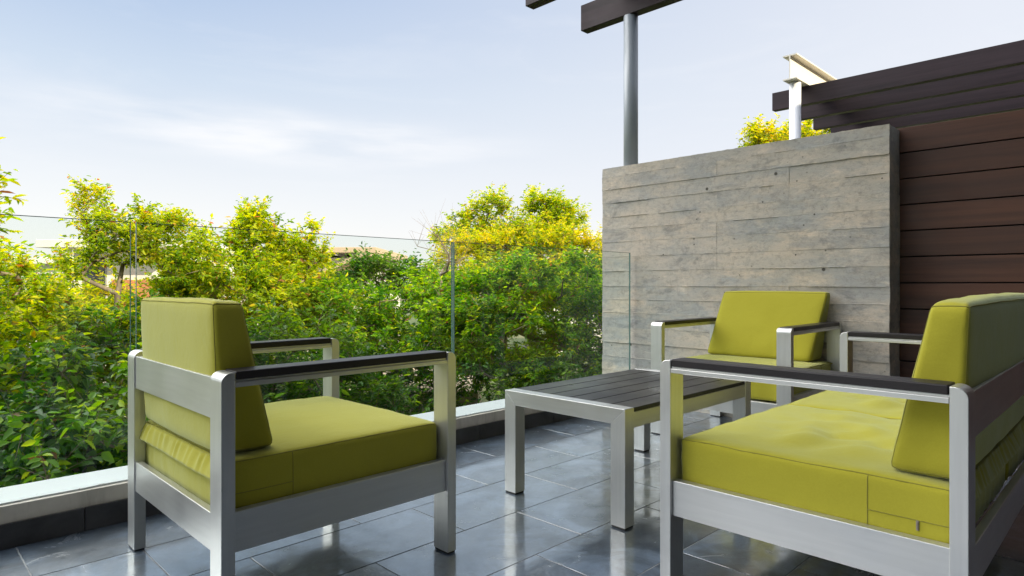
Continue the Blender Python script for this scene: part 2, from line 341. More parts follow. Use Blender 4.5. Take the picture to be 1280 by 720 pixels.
# terrace: body, grout sheet, individual tiles
KY = 2.632
struct(MB().box(-3.2, 4.33, -4.6, 2.86, GZ-.2, -.021).build('terrace_slab', CREAM))
struct(MB().box(-3.2, 4.12, -2.4, KY, -.02, -.0016).build('floor_grout', GROUT))
rnd = random.Random(4)
mb = MB(); TW, TL, G = .312, .624, .0021
offs = {0: 2.085, 1: 2.49, -1: 1.489}
row = -14
while True:
    y0 = 1.695 + row*TW
    if y0 > KY-.01: break
    y1 = min(y0+TW, KY)
    ox = {0: 2.085, 1: 2.488, -1: 1.72, -2: 1.489, 2: 2.20}.get(row, rnd.uniform(0, TL))
    ox = ox - math.ceil((ox+3.2)/TL)*TL
    x = ox
    while x < 4.12:
        a, b = max(x, -3.2)+G, min(x+TL, 4.12)-G
        if b-a > .02:
            e = .0004; dz = [rnd.uniform(-.0004,.0004) for _ in range(4)]
            A, B, Y0, Y1 = a, b, y0+G, y1-G
            v = [(A,Y0,-.012),(B,Y0,-.012),(B,Y1,-.012),(A,Y1,-.012),
                 (A,Y0,-e+dz[0]),(B,Y0,-e+dz[1]),(B,Y1,-e+dz[2]),(A,Y1,-e+dz[3]),
                 (A+e,Y0+e,dz[0]),(B-e,Y0+e,dz[1]),(B-e,Y1-e,dz[2]),(A+e,Y1-e,dz[3])]
            mb.add(v, [(8,9,10,11),(4,5,9,8),(5,6,10,9),(6,7,11,10),(7,4,8,11),(0,1,5,4),(1,2,6,5),(2,3,7,6),(3,0,4,7)])
        x += TL
    row += 1
struct(mb.build('terrace_floor', TILE))

# kerb under the glass
kb = thing('terrace_kerb', (0, KY, 0), 'low terrace kerb of dark skirting tiles and chipped white ledge beneath the glass balustrade', 'kerb')
mb = MB(); x = -3.2; i = 0
while x < 4.3:
    x1 = min(x+.62, 4.3); mb.box(x+.0012, x1-.0012, 0, .012, -.01, .080); x = x1
mb.build('skirting_tile', SKIRT, kb, .0012)
MB().box(-3.2, 4.3, .014, .105, -.02, .136).build('plaster_step', CREAM, kb, .002)
# ledge with a ragged painted edge
mb = MB(); n = 260; xs = [-3.2+7.5*i/n for i in range(n+1)]; v = []
for q in xs:
    e = .006*noise.noise(Vector((q*9, 0, 0)))+.003*noise.noise(Vector((q*41, 3, 0)))
    v += [(q, .034+e, .1365), (q, .034+e, .142), (q, .225, .146), (q, .225, -.4)]
f = []
for i in range(n):
    a = i*4; f += [(a, a+4, a+5, a+1), (a+1, a+5, a+6, a+2), (a+2, a+6, a+7, a+3)]
mb.add(v, f).build('painted_ledge', WPAINT, kb)

# board-marked concrete wall
WX, WY0, WY1, WT = 3.93, 1.007, 2.955, 1.742
rnd = random.Random(11); mb = MB()
def slabq(mb, A, B, C_, D, n, off):
    pass
z = 0.0; rows = []
while z < WT-.03:
    h = rnd.choice((.092,.098,.102,.106,.112)); z1 = min(z+h, WT)
    if WT-z1 < .05: z1 = WT
    rows.append((z, z1)); z = z1
joint_y = [1.55, 2.02, 2.45]
for ri, (z0, z1) in enumerate(rows):
    ys = sorted({WY0, WY1} | set(rnd.sample(joint_y, rnd.choice((1,1,2)))))
    ro = rnd.uniform(-.0028, .0028)
    for a, b in zip(ys[:-1], ys[1:]):
        o = WX + ro + rnd.uniform(-.0015, .0015); gp = .0004
        # ragged strip: top and bottom edges wander a little
        nseg = max(4, int((b-a)/.02)); vv = []
        for i in range(nseg+1):
            y = a+gp+(b-a-2*gp)*i/nseg
            w1 = .002*noise.noise(Vector((y*4, ri*7.3, 0)))+.003*noise.noise(Vector((y*30, ri*7.3, 0))); w2 = .002*noise.noise(Vector((y*4, (ri+1)*7.3, 0)))+.003*noise.noise(Vector((y*30, (ri+1)*7.3, 0)))
            d1 = .0028*noise.noise(Vector((y*6, z0*9, 4))) + .0015*noise.noise(Vector((y*37, z0*9, 4)))
            vv += [(WX+.012, y, z0+w1), (o+d1, y, z0+gp+w1), (o+d1*.5+.0006, y, (z0+z1)/2), (o-d1, y, z1-gp+w2), (WX+.012, y, z1+w2)]
        ff = []
        for i in range(nseg):
            for j in range(4): q = i*5+j; ff.append((q, q+1, q+6, q+5))
        nv = len(vv); ff += [(0,1,2,3,4), tuple(nv-5+j for j in (4,3,2,1,0))]
        mb.add(vv, ff)
    # end face (towards -Y) of the same board row, with a worn arris
    o = WY0 + rnd.uniform(-.003, .003)
    mb.box(WX+.004, WX+.2, o, WY0+.02, z0+.001, z1-.001)
    o = WY1 + rnd.uniform(-.002, .003)
    mb.box(WX+.004, WX+.2, WY1-.02, o, z0+.001, z1-.001)
# burrs of cement that ran out between the form boards
for (z0, z1) in rows[:-1]:
    y = WY0+.02
    while y < WY1-.05:
        ln_ = rnd.uniform(.05, .5); y2 = min(y+ln_, WY1-.01)
        if rnd.random() < .5:
            n_ = max(3, int((y2-y)/.012)); vv = []; hh = rnd.uniform(.0008, .0024)
            for i in range(n_+1):
                yy = y+(y2-y)*i/n_; e_ = .0015*noise.noise(Vector((yy*4, z1*60, 0))); q_ = hh*(.5+.9*abs(noise.noise(Vector((yy*45, z1*31, 1)))))*min(1, i/2, (n_-i)/2)
                vv += [(WX-.001, yy, z1+e_-.0022), (WX-.004-q_, yy, z1+e_+.0004), (WX-.001, yy, z1+e_+.0026)]
            mb.add(vv, [(3*i+j_, 3*i+j_+1, 3*i+j_+4, 3*i+j_+3) for i in range(n_) for j_ in range(2)])
        y = y2+rnd.uniform(0, .15)
cw = mb.box(WX+.0125, WX+.2, WY0+.001, WY1-.001, GZ, WT-.002).build('concrete_wall', CONC, None)
tag(cw, 'board-marked grey concrete wall standing behind the far armchair', 'wall')

# brown slat wall beside it
SXW = 4.1315
mb = MB(); pitch = .1475; top = 1.752; z = top; rnd = random.Random(2)
while z > -.1:
    mb.box(SXW+rnd.uniform(-.001,.001), SXW+.022, -2.39, 1.06, max(z-pitch+.008, -.02), z)
    z -= pitch
sw = mb.build('slat_wall', SLAT, None, .0018)
tag(sw, 'reddish brown timber slat wall to the right of the concrete wall', 'wall')
MB().box(SXW+.024, SXW+.16, -2.39, 1.058, -.02, top-.004).build('backing', Mat('black_backing', (.008,.008,.008), .9).m, sw)

# pergola: beams along Y on a steel pipe column
def beam(par, X, y0, y1, z0, z1=None, t=.086):
    return MB().box(X, X+t, y0, y1, z0, z0+.203).build('beam', BEAM, par, .003)
pz = 2.882
pg = thing('pergola', (4.03, 2.764, WT), 'dark timber pergola beams overhead on the grey steel column in the concrete wall', 'pergola')
def child_shift(o, par):
    o.location = -Vector(par.location); return o
for X in (3.98, 3.342, 2.704, 2.066, 1.428, .79, .152, -.486):
    child_shift(beam(pg, X, -2.38, 3.205, pz), pg)
child_shift(MB().tube([(4.03,2.764,WT-.25),(4.03,2.764,pz)], .054, 32).build('column', STEEL, pg, 0, True), pg)
def ibeam(x0, x1, yc, zb, hh=.27, wd=.15, t=.014):
    m = MB(); m.box(x0, x1, yc-wd/2, yc+wd/2, zb, zb+t); m.box(x0, x1, yc-wd/2, yc+wd/2, zb+hh-t, zb+hh)
    m.box(x0, x1, yc-.006, yc+.006, zb+t, zb+hh-t); return m
child_shift(ibeam(-.8, 4.25, 2.764, pz+.206).build('steel_beam', WSTEEL, pg), pg)
# neighbour's pergola
pn = thing('pergola', (7.17, 2.76, GZ), 'dark timber pergola beams with a white steel I-beam beyond the concrete wall', 'pergola')
for i in range(9):
    child_shift(beam(pn, 7.372+.638*i, -1.5, 3.10, pz), pn)
child_shift(MB().tube([(7.17,2.76,GZ),(7.17,2.76,pz+.203)], .060, 32).build('column', WSTEEL, pn, 0, True), pn)
child_shift(MB().tube([(12.3,2.76,GZ),(12.3,2.76,pz+.203)], .060, 32).build('column', WSTEEL, pn, 0, True), pn)
child_shift(ibeam(7.02, 12.6, 2.76, pz+.206).build('steel_beam', Mat('cream_painted_steel', (.72,.68,.60), .45).m, pn), pn)

# the house behind the photographer (casts the shade over the terrace)
hs = thing('house', (1, -5, GZ), 'house of dark plaster and dark glass doors behind the terrace', 'house')
HZ = 5.10
hp = Mat('house_plaster', (.11,.10,.09), .85).m  # unseen walls darkened to cut light bounced onto the terrace
def hbox(name, m, mat, bev=0): return child_shift(m.build(name, mat, hs, bev), hs)
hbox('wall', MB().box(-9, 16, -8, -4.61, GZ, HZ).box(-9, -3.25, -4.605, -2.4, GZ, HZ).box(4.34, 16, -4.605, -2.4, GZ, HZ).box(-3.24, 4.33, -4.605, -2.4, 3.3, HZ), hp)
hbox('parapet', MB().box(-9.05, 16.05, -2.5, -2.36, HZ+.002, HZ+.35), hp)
hbox('shade_canopy', MB().box(-3.2, 4.3, -2.355, .15, 3.30, 3.48), hp, .004)  # unseen slab added to darken the sofa side and cushion flanks
dg = glass_mat('dark_door_glass', (.35,.38,.38))
for i in range(4):
    x0 = -3.2+i*1.88
    hbox('sliding_door', MB().box(x0+.02, x0+1.86, -2.66, -2.60, 0, .07).box(x0+.02, x0+1.86, -2.66, -2.60, 3.2, 3.29).box(x0+.02, x0+.09, -2.66, -2.60, .07, 3.2).box(x0+1.79, x0+1.86, -2.66, -2.60, .07, 3.2), BEAM)
    hbox('door_pane', MB().box(x0+.09, x0+1.79, -2.637, -2.625, .07, 3.2), dg)
hbox('room', MB().box(-3.2, 4.3, -4.60, -4.58, 0, 3.28), hp)

# ------------------------------------------------------------------ glass balustrade
GY = KY+.036
gl = [(-.87, .672, 'left'), (.690, 2.214, 'middle'), (2.226, 3.885, 'right')]
lab = {'left': 'leftmost glass balustrade panel, ending in a joint at the left chair back',
       'middle': 'middle glass balustrade panel directly behind the left armchair',
       'right': 'right glass balustrade panel ending in front of the concrete wall'}
for x0, x1, w_ in gl:
    m = MB(); z0, z1, t = .1375, 1.093, .012
    za, xa_, xb_ = z1-.0018, x0+.0011, x1-.0011
    def q(a, b, c_, d_, k_): m.add([a, b, c_, d_], [(0,1,2,3)], k_)
    for y in (GY, GY+t):
        q((xa_,y,z0),(xb_,y,z0),(xb_,y,za),(xa_,y,za), 0)
        q((xa_,y,za),(xb_,y,za),(xb_,y,z1),(xa_,y,z1), 1)
        for (u0, u1) in ((x0, xa_), (xb_, x1)):
            q((u0,y,z0),(u1,y,z0),(u1,y,za),(u0,y,za), 1); q((u0,y,za),(u1,y,za),(u1,y,z1),(u0,y,z1), 1)
    for (u0, u1) in ((x0, xa_), (xa_, xb_), (xb_, x1)):
        for z_ in (z0, z1): q((u0,GY,z_),(u1,GY,z_),(u1,GY+t,z_),(u0,GY+t,z_), 1)
    for u in (x0, x1):
        for (za0, za1) in ((z0, za), (za, z1)): q((u,GY,za0),(u,GY+t,za0),(u,GY+t,za1),(u,GY,za1), 1)
    # weld the two sheets of the pane into one closed slab
    o = m.build('glass_panel', None, None, 0, mats=[GLASS, GEDGE])
    bm = bmesh.new(); bm.from_mesh(o.data); bmesh.ops.remove_doubles(bm, verts=bm.verts, dist=1e-5); bmesh.ops.recalc_face_normals(bm, faces=bm.faces); bm.to_mesh(o.data); bm.free()
    tag(o, lab[w_], 'glass panel', 'frameless glass balustrade panels')

# ================================================================== FURNITURE
def cushion(a, b, c, r, bulge, wedge=None, wr=.002, seed=0, pucker=None, seams=None, n=(26, 26, 12)):
    """box of half sizes a,b,c with rounded, puffed faces; returns (surf fn, MB mesh, MB seams)"""
    h = Vector((a,b,c)); rn = random.Random(seed); so_ = rn.uniform(0, 50)
    def surf(p):
        p = Vector(p); q = Vector([max(-(h[i]-r), min(h[i]-r, p[i])) for i in range(3)])
        dlt = p-q
        nn = dlt.normalized() if dlt.length > 1e-9 else Vector((0,0,0))
        s = q+nn*r
        k = [1-(abs(s[i])/h[i])**2.4 for i in range(3)]; k = [max(0, x_) for x_ in k]
        out = s.copy()
        for i in range(3):
            o1, o2 = [j for j in range(3) if j != i]
            if abs(nn[i]) > .1: out[i] += nn[i]*bulge[i]*k[o1]**.45*k[o2]**.45
        # soft wrinkles, strongest near seams
        edge = 1 - min(1, min(h[i]-abs(s[i]) if abs(nn[i]) < .6 else 9 for i in range(3))/.05)
        wv = wr*(noise.noise(Vector((s.x*9+so_, s.y*9, s.z*9)))) + wr*.8*edge*noise.noise(Vector((s.x*38+so_, s.y*38, s.z*38)))
        if pucker: wv += pucker(s, nn)
        out += nn*wv
        if wedge: out = wedge(out, h)
        return out
    V = []; F = []; idx = {}
    def vid(p):
        kx = tuple(round(t, 6) for t in p)
        if kx not in idx: idx[kx] = len(V); V.append(surf(p))
        return idx[kx]
    def grid(m_, hh):
        lin = [-hh, -hh+r*.45, -hh+r] + [(-hh+r)+(2*(hh-r))*i/m_ for i in range(1, m_)] + [hh-r, hh-r*.45, hh]
        return lin
    gr = [grid(n[i], h[i]) for i in range(3)]
    for ax in range(3):
        o1, o2 = [(1,2),(2,0),(0,1)][ax]
        for sg in (-1, 1):
            g1, g2 = gr[o1], gr[o2]
            for i in range(len(g1)-1):
                for j in range(len(g2)-1):
                    q = []
                    for (u, v_) in ((i,j),(i+1,j),(i+1,j+1),(i,j+1)):
                        p = [0,0,0]; p[ax] = sg*h[ax]; p[o1] = g1[u]; p[o2] = g2[v_]; q.append(vid(tuple(p)))
                    F.append(tuple(q if sg > 0 else q[::-1]))
    body = MB().add(V, F); sm = MB()
    def loop(zs):
        pts = []
        st = 40
        for (p0, p1) in (((-a,-b),(a,-b)),((a,-b),(a,b)),((a,b),(-a,b)),((-a,b),(-a,-b))):
            for i in range(st):
                t = i/st; pts.append(surf((p0[0]+(p1[0]-p0[0])*t, p0[1]+(p1[1]-p0[1])*t, zs)))
        return pts
    sm.tube(loop(c), .0016, 5, closed=True); sm.tube(loop(-c), .0016, 5, closed=True)
    for (p0, p1) in (seams or []):
        pts = [surf([p0[j]+(p1[j]-p0[j])*i/24 for j in range(3)]) for i in range(25)]
        sm.tube(pts, .0013, 5)
    return surf, body, sm

D = .735; LW = .072; LT = .034; AH = .645
def arm_leg(x_in, y0, outer):
    """leg polygon in XZ: outer top corner rounded"""
    x0, x1 = x_in, x_in+LT; r = .024
    pl = [(x0, .006), (x1, .006)]
    if outer > 0:
        pl += [(x1-r+r*math.cos(t), AH-r+r*math.sin(t)) for t in [i*math.pi/2/8 for i in range(9)]] + [(x0, AH)]
    else:
        pl += [(x1, AH)] + [(x0+r-r*math.sin(t), AH-r+r*math.cos(t)) for t in [i*math.pi/2/8 for i in range(9)]]
    m = MB(); m.prism(pl, y0, y0+LW, 1); return m

def lounge(name, loc, rz, W, nseat, label, cat, group, seed, messy=0):
    t = thing(name, loc, label, cat, rz, group)
    hw = W/2
    for sg in (-1, 1):
        y0 = sg*hw if sg < 0 else hw-LW
        for (xi, o_) in ((0, -1), (D-LT, 1)):
            lg = arm_leg(xi, y0, o_).build('leg', ALU, t, .0015)
            MB().box(xi+.003, xi+LT-.003, y0+.003, y0+LW-.003, 0, .0058).build('foot_cap', RUB, lg)
        ab = MB().box(LT+.0005, D-LT-.0005, y0, y0+LW, AH-.036, AH-.024).box(LT+.0005, D-LT-.0005, y0+.006, y0+LW-.006, AH-.0238, AH-.018).build('armrest_bar', ALU_H, t, .001)
        MB().box(LT+.002, D-LT-.002, y0+.001, y0+LW-.001, AH-.0178, AH+.003).build('armrest_pad', PAD, ab, .003)
        yr = (-hw+.012, -hw+.040) if sg < 0 else (hw-.040, hw-.012)
        MB().box(LT+.0005, D-LT-.0005, yr[0], yr[1], .200, .300).build('side_rail', ALU_H, t, .0015)
    yi = hw-LW-.0005
    MB().box(.004, .024, -yi, yi, .527, .630).build('back_rail', ALU_H, t, .0015)
    MB().box(.004, .024, -yi, yi, .195, .290).build('back_rail', ALU_H, t, .0015)
    MB().box(D-.032, D-.008, -yi, yi, .182, .262).build('front_rail', ALU_H, t, .0015)
    m = MB()
    for i in range(6):
        x = .08+i*.105; m.box(x, x+.06, -yi-.02, yi+.02, .240, .256)
    m.build('seat_slats', ALU_H, t, .001)
    # cushions
    sw_ = (2*(hw-.044))/nseat
    for i in range(nseat):
        yc = -(hw-.044)+sw_*(i+.5)
        a, b, c = (D-.076)/2, sw_/2-.002, .074
        zc = .268+c; xc = .038+a
        def puck(s, nn, i=i):
            v = 0
            if nn.x < -.5:      # gathered rear face
                v += .0035*math.sin(s.y*95+3*noise.noise(Vector((s.y*7, s.z*5, seed))))*(.6+noise.noise(Vector((s.y*5, 1, seed))))
            if messy and nn.z > .5:
                e = math.exp(-((s.x+.02)**2/.030+(s.y*(.8)+.02)**2/.05))
                v += e*(.032*noise.noise(Vector((s.x*13+s.y*5, s.y*7, seed)))+.024*noise.noise(Vector((s.x*5, s.y*11-s.x*9, seed+4))))
                v += .004*math.exp(-((s.x-.17)**2/.01))*noise.noise(Vector((s.x*10, s.y*30, seed)))
            return v
        xs_ = -a+.165
        ends = []
        if i == 0: ends.append(-1)
        if i == nseat-1: ends.append(1)
        sl_ = []
        for e in ends: sl_ += [((xs_, e*b, c), (xs_, e*b, -c)), ((-a, e*b, -.008), (xs_, e*b, -.008))]
        sf, body, sm = cushion(a, b, c, .013, (.006, .005, .013), None, .0022 if not messy else .0035, seed+i, puck, sl_)
        cu = body.build('seat_cushion', FAB, t, 0, True); cu.location = (xc, yc, zc)
        sm.build('seam', SEAM, cu, 0, True)
        # gathered zip flap across the rear of the cushion
        nu, nv_ = 150, 9; V = []; F = []
        for u in range(nu+1):
            y = -b-.006+(2*b+.012)*u/nu
            for w_ in range(nv_+1):
                q = w_/nv_
                gth = .0026*math.sin(y*130+6*noise.noise(Vector((y*11, 0, seed+i))))+.005*noise.noise(Vector((y*30, q*.8, seed)))
                fold = gth*(1-.75*q)*min(1, q*5)
                lip = .012*noise.noise(Vector((y*4, 0, seed+9)))
                xx = -a-.003-(.019+lip)*q**.8-fold; zz = c-.004-.050*q+.5*lip*q+.0035*noise.noise(Vector((y*9, q, seed+7)))
                V.append((xx, y, zz))
            V.append((-a-.006, y, c-.060))
        m_ = nv_+2
        for u in range(nu):
            for w_ in range(m_-1): q = u*m_+w_; F.append((q, q+m_, q+m_+1, q+1))
        fl = MB().add(V, F).build('zip_flap', FAB, cu, 0, True)
        so2 = fl.modifiers.new('thick', 'SOLIDIFY'); so2.thickness = .0025
        if nseat > 1 and i == nseat-1:
            zp = MB().box(-a+.060, -a+.066, b+.003, b+.0065, -.030, -.008).box(-a+.0615, -a+.0645, b+.006, b+.008, -.028, -.012)
            zp.build('zip_pull', ZIP, cu, .0008)
    # back cushion (wedge)
    i = 0; bw = 2*(hw-.084)
    ybc = -(hw-.084)+bw*(i+.5)
    a2, b2, c2 = .085, bw/2-.002, .194; thick_b = .215 if loc[0] > 3 else .172; top_f = .070 if loc[0] > 3 else .086; skew = .045 if loc[0] > 3 else 0
    def wedge(p, h):
        k = (p.z+c2)/(2*c2)                      # 0 bottom, 1 top
        fr = thick_b-(thick_b-top_f)*k; bk = .026-.014*k
        fx = (p.x+a2)/(2*a2)
        return Vector((bk+(fr-bk)*fx, p.y+skew*(k-.35), p.z))
    sb = []
    sf, body, sm = cushion(a2, b2, c2, .019, (.014, .004, .020 if nseat > 1 else .008), wedge, .003, seed+20+i, None, [((-a2,-b2,-c2),(-a2,-b2,c2)),((-a2,b2,-c2),(-a2,b2,c2)),((a2,-b2,-c2),(a2,-b2,c2)),((a2,b2,-c2),(a2,b2,c2))], n=(10, 26*nseat, 22))
    bc = body.build('back_cushion', FAB, t, 0, True); bc.location = (0, ybc, .419+c2+.008)
    sm.build('seam', SEAM, bc, 0, True)
    return t

lounge('armchair', (.590, 1.980, 0), 0, .80, 1, 'lime green armchair at left seen from behind, back towards the camera, beside the glass balustrade', 'armchair', 'lime cushioned aluminium armchairs', 3)
lounge('armchair', (3.918, 1.645, 0), math.pi, .80, 1, 'lime green armchair facing the camera against the concrete wall', 'armchair', 'lime cushioned aluminium armchairs', 9)
lounge('sofa', (2.395, .265, 0), math.pi/2, 1.582, 2, 'two-seat lime green sofa with aluminium frame and wrinkled seat at right', 'sofa', None, 15, 1)

# coffee table
tb = thing('coffee_table', (2.35, 1.595, 0), 'low aluminium coffee table with charcoal slatted top between the seats', 'table')
TX0, TX1, TY0, TY1, TZ, TP = -.497, .497, -.300, .300, .424, .055
for sx_ in (0, 1):
    # mitred end frame: two legs and a cross beam
    xa = TX0 if sx_ == 0 else TX1-TP; xb = xa+TP
    for sy_ in (0, 1):
        ya = TY0 if sy_ == 0 else TY1; si = 1 if sy_ == 0 else -1
        pl = [(ya, .007), (ya+si*TP*1.12, .007), (ya+si*TP*1.12, TZ-.058), (ya, TZ-.0006)]
        lg = MB().prism(pl, xa, xb, 0).build('leg', ALU, tb, .0012)
        MB().box(xa+.003, xb-.003, min(ya+si*.003, ya+si*(TP*1.12-.003)), max(ya+si*.003, ya+si*(TP*1.12-.003)), 0, .0068).build('foot_cap', RUB, lg)
    w2 = TP*1.12
    MB().prism([(TY0+.0008, TZ), (TY0+w2+.0008, TZ-.0575), (TY1-w2-.0008, TZ-.0575), (TY1-.0008, TZ)], xa, xb, 0).build('end_beam', ALU_H, tb, .0012)
for sy_ in (0, 1):
    ya = TY0+.002 if sy_ == 0 else TY1-.002-.03
    MB().box(TX0+TP+.0008, TX1-TP-.0008, ya, ya+.03, TZ-.073, TZ-.017).build('side_beam', ALU_H, tb, .0012)
m = MB(); sw6 = (TY1-TY0-.001)/6
for i in range(6):
    m.box(TX0+TP+.001, TX1-TP-.001, TY0+.0005+i*sw6+.0026, TY0+.0005+(i+1)*sw6-.0026, TZ-.0165, TZ-.001)
m.build('slatted_top', PAD_T, tb, .0015)

# ================================================================== TREES
def tree(name, label, lobes, mat, seed, base=None, nclump=150, leaf=.07, wid=.42, per=7, lpt=12, twig=.30, group='trees beyond the glass', shell=.35, droop=.25, rmul=1.0, cat='tree'):
    rg = np.random.default_rng(seed)
    lobes = [(np.array(P(px,py,d)), rx, rz_) for (px,py,d,rx,rz_) in lobes]
    vol = np.array([l[1]**2*l[2] for l in lobes])**.8; pr = vol/vol.sum()
    pts = []
    for _ in range(nclump):
        c, rx, rz_ = lobes[rg.choice(len(lobes), p=pr)]
        v = rg.normal(size=3); v /= np.linalg.norm(v); rad = (shell+(1-shell)*rg.random()**.5)
        pts.append(c+v*np.array([rx, rx, rz_])*rad)
    pts = np.array(pts); cen = np.mean([l[0] for l in lobes], axis=0)
    if base is None: base = (cen[0], cen[1])
    base = np.array([base[0], base[1], GZ-.05]); zmin = max(pts[:,2].min()-.2, GZ+1.0)
    fork = np.array([base[0]*.7+cen[0]*.3, base[1]*.7+cen[1]*.3, min(zmin, cen[2]-.8)])
    nodes = []; par = []
    K = 7
    for i in range(K):
        q = i/(K-1); p = base+(fork-base)*q+np.array([*(rg.normal(size=2)*.05), 0])*(0<i)
        nodes.append(p); par.append(i-1)
    order = np.argsort(np.linalg.norm(pts-fork, axis=1))
    ends = []
    for oi in order:
        p = pts[oi]; arr = np.array(nodes[K-2:]); dd = np.linalg.norm(arr-p, axis=1)
        cost = dd + np.maximum(0, arr[:,2]-p[2])*1.0 + .15*np.linalg.norm(arr-fork, axis=1)
        j = int(np.argmin(cost))+K-2; a = nodes[j]; L_ = np.linalg.norm(p-a); ns = max(1, int(L_/.35)); prev = j
        for s_ in range(1, ns+1):
            q = a+(p-a)*s_/ns
            if s_ < ns: q = q+rg.normal(size=3)*.05*L_**.5+np.array([0,0,-.10*math.sin(math.pi*s_/ns)*L_*.5])
            nodes.append(q); par.append(prev); prev = len(nodes)-1
        ends.append(prev)
    n_ = len(nodes); cnt = np.zeros(n_)
    for e in ends:
        q = e
        while q >= 0: cnt[q] += 1; q = par[q]
    rad = .0065*rmul*np.maximum(cnt, 1)**.52
    t = thing(name, tuple(base), label, cat, 0, group)
    # wood
    nodes = np.array(nodes); V = []; F = []; SEG = 6
    for i in range(1, n_):
        j = par[i]; a, b = nodes[j], nodes[i]; d = b-a; ln = np.linalg.norm(d)
        if ln < 1e-6: continue
        d /= ln; u = np.cross(d, [0,0,1.]);
        if np.linalg.norm(u) < .05: u = np.cross(d, [1.,0,0])
        u /= np.linalg.norm(u); w_ = np.cross(d, u); o = len(V)
        ra = min(rad[j], rad[i]*1.35)
        for (c_, r_) in ((a-d*ra*.3, ra), (b+d*rad[i]*.3, rad[i])):
            for k_ in range(SEG):
                an = 2*math.pi*k_/SEG; V.append(tuple(c_+(u*math.cos(an)+w_*math.sin(an))*r_-base))
        F += [(o+k_, o+(k_+1)%SEG, o+SEG+(k_+1)%SEG, o+SEG+k_) for k_ in range(SEG)]
    # twigs + leaves
    ne = len(ends); T = ne*per
    ep = np.repeat(nodes[ends], per, axis=0)
    out = ep-fork; out /= np.linalg.norm(out, axis=1)[:,None]+1e-6
    dr = rg.normal(size=(T,3))*.9+out*.75+np.array([0,0,.25]); dr /= np.linalg.norm(dr, axis=1)[:,None]
    tl = twig*(.5+rg.random(T))
    e2 = ep+dr*tl[:,None]
    for i in range(T):
        a, b = ep[i]-base, e2[i]-base; u = np.cross(dr[i], [0.1,0.2,1.]); u /= np.linalg.norm(u)+1e-9; w_ = np.cross(dr[i], u); o = len(V); r_ = .0032*rmul
        for c_, r2 in ((a, r_), (b, r_*.4)):
            for k_ in range(3):
                an = 2*math.pi*k_/3; V.append(tuple(c_+(u*math.cos(an)+w_*math.sin(an))*r2))
        F += [(o+k_, o+(k_+1)%3, o+3+(k_+1)%3, o+3+k_) for k_ in range(3)]
    mesh_obj('trunk', V, F, BARK, t, True)
    if mat is None: return t
    ti = np.repeat(np.arange(T), lpt); M_ = len(ti)
    s_ = np.tile((np.arange(lpt)+.5)/lpt, T)*.95+.12+rg.normal(size=M_)*.03
    side = np.tile(np.where(np.arange(lpt)%2, 1., -1.), T)
    dd = dr[ti]; lat = np.cross(dd, [0,0,1.]); lat /= np.linalg.norm(lat, axis=1)[:,None]+1e-6
    ax = dd*.55+lat*side[:,None]*.75+rg.normal(size=(M_,3))*.33+np.array([0,0,-droop]); ax /= np.linalg.norm(ax, axis=1)[:,None]
    up = np.array([0,0,1.])+rg.normal(size=(M_,3))*.50; wd = np.cross(ax, up); wd /= np.linalg.norm(wd, axis=1)[:,None]+1e-6
    nm = np.cross(wd, ax)
    ll = leaf*(.45+.95*rg.random(M_)); pos = ep[ti]+dr[ti]*(s_*tl[ti])[:,None]-base+rg.normal(size=(M_,3))*.012
    ww = ll*wid*.5; fold = ll*.10
    v0 = pos; v3 = pos+ax*ll[:,None]-nm*(ll*.12)[:,None]
    a1 = pos+ax*(ll*.32)[:,None]; a2 = pos+ax*(ll*.66)[:,None]
    vL1 = a1+wd*ww[:,None]+nm*fold[:,None]; vR1 = a1-wd*ww[:,None]+nm*fold[:,None]
    vL2 = a2+wd*(ww*.78)[:,None]+nm*(fold*.6)[:,None]; vR2 = a2-wd*(ww*.78)[:,None]+nm*(fold*.6)[:,None]
    VV = np.stack([v0, vL1, vL2, v3, vR2, vR1], axis=1).reshape(-1, 3).astype(np.float32)
    # two quads sharing the midrib: (0,1,2,3) and (0,3,4,5)
    base_i = np.arange(M_)*6
    FF = np.stack([base_i, base_i+1, base_i+2, base_i+3, base_i, base_i+3, base_i+4, base_i+5], axis=1).reshape(-1).astype(np.int32)
    me = bpy.data.meshes.new('crown'); me.vertices.add(len(VV)); me.vertices.foreach_set('co', VV.reshape(-1))
    me.loops.add(len(FF)); me.loops.foreach_set('vertex_index', FF)
    nf = M_*2; me.polygons.add(nf); me.polygons.foreach_set('loop_start', np.arange(nf, dtype=np.int32)*4)
    me.polygons.foreach_set('loop_total', np.full(nf, 4, dtype=np.int32))
    me.materials.append(mat); me.update(calc_edges=True)
    link(bpy.data.objects.new('crown', me), t)
    return t

# near, big-leafed bush at lower left
tree('leafy_shrub', 'large-leafed dark green shrub close behind the glass at lower left', [(30,560,4.4,.75,.60),(150,540,4.6,.65,.55),(-90,520,4.4,.8,.7),(90,610,4.0,.6,.5),(260,600,4.7,.6,.5)],
     LEAF_S, 1, nclump=230, leaf=0.075, wid=.52, per=8, lpt=10, twig=.22, shell=.2, rmul=.8, cat='shrub', group=None, droop=0.5)
tree('leafy_tree', 'long-leafed tree whose branch tip hangs in from the left frame edge', [(-8,238,4.8,.16,.10),(-25,272,4.8,.2,.12),(-80,280,5.0,.4,.3)],
     LEAF_Y, 2, nclump=26, leaf=.085, wid=.30, per=6, lpt=11, twig=.26, group=None)
tree('leafy_tree', 'sunlit yellow-green tree filling the far left below the overhanging branch tip', [(-10,380,6.2,.75,.50),(60,440,6.4,.8,.55),(-60,340,6.4,.6,.45),(10,470,5.8,.9,.6),(75,400,6.5,.5,.4),(130,450,6.3,.6,.5)],
     LEAF_Y, 3, nclump=200, leaf=0.066, per=9, lpt=13, twig=0.22, rmul=0.7)
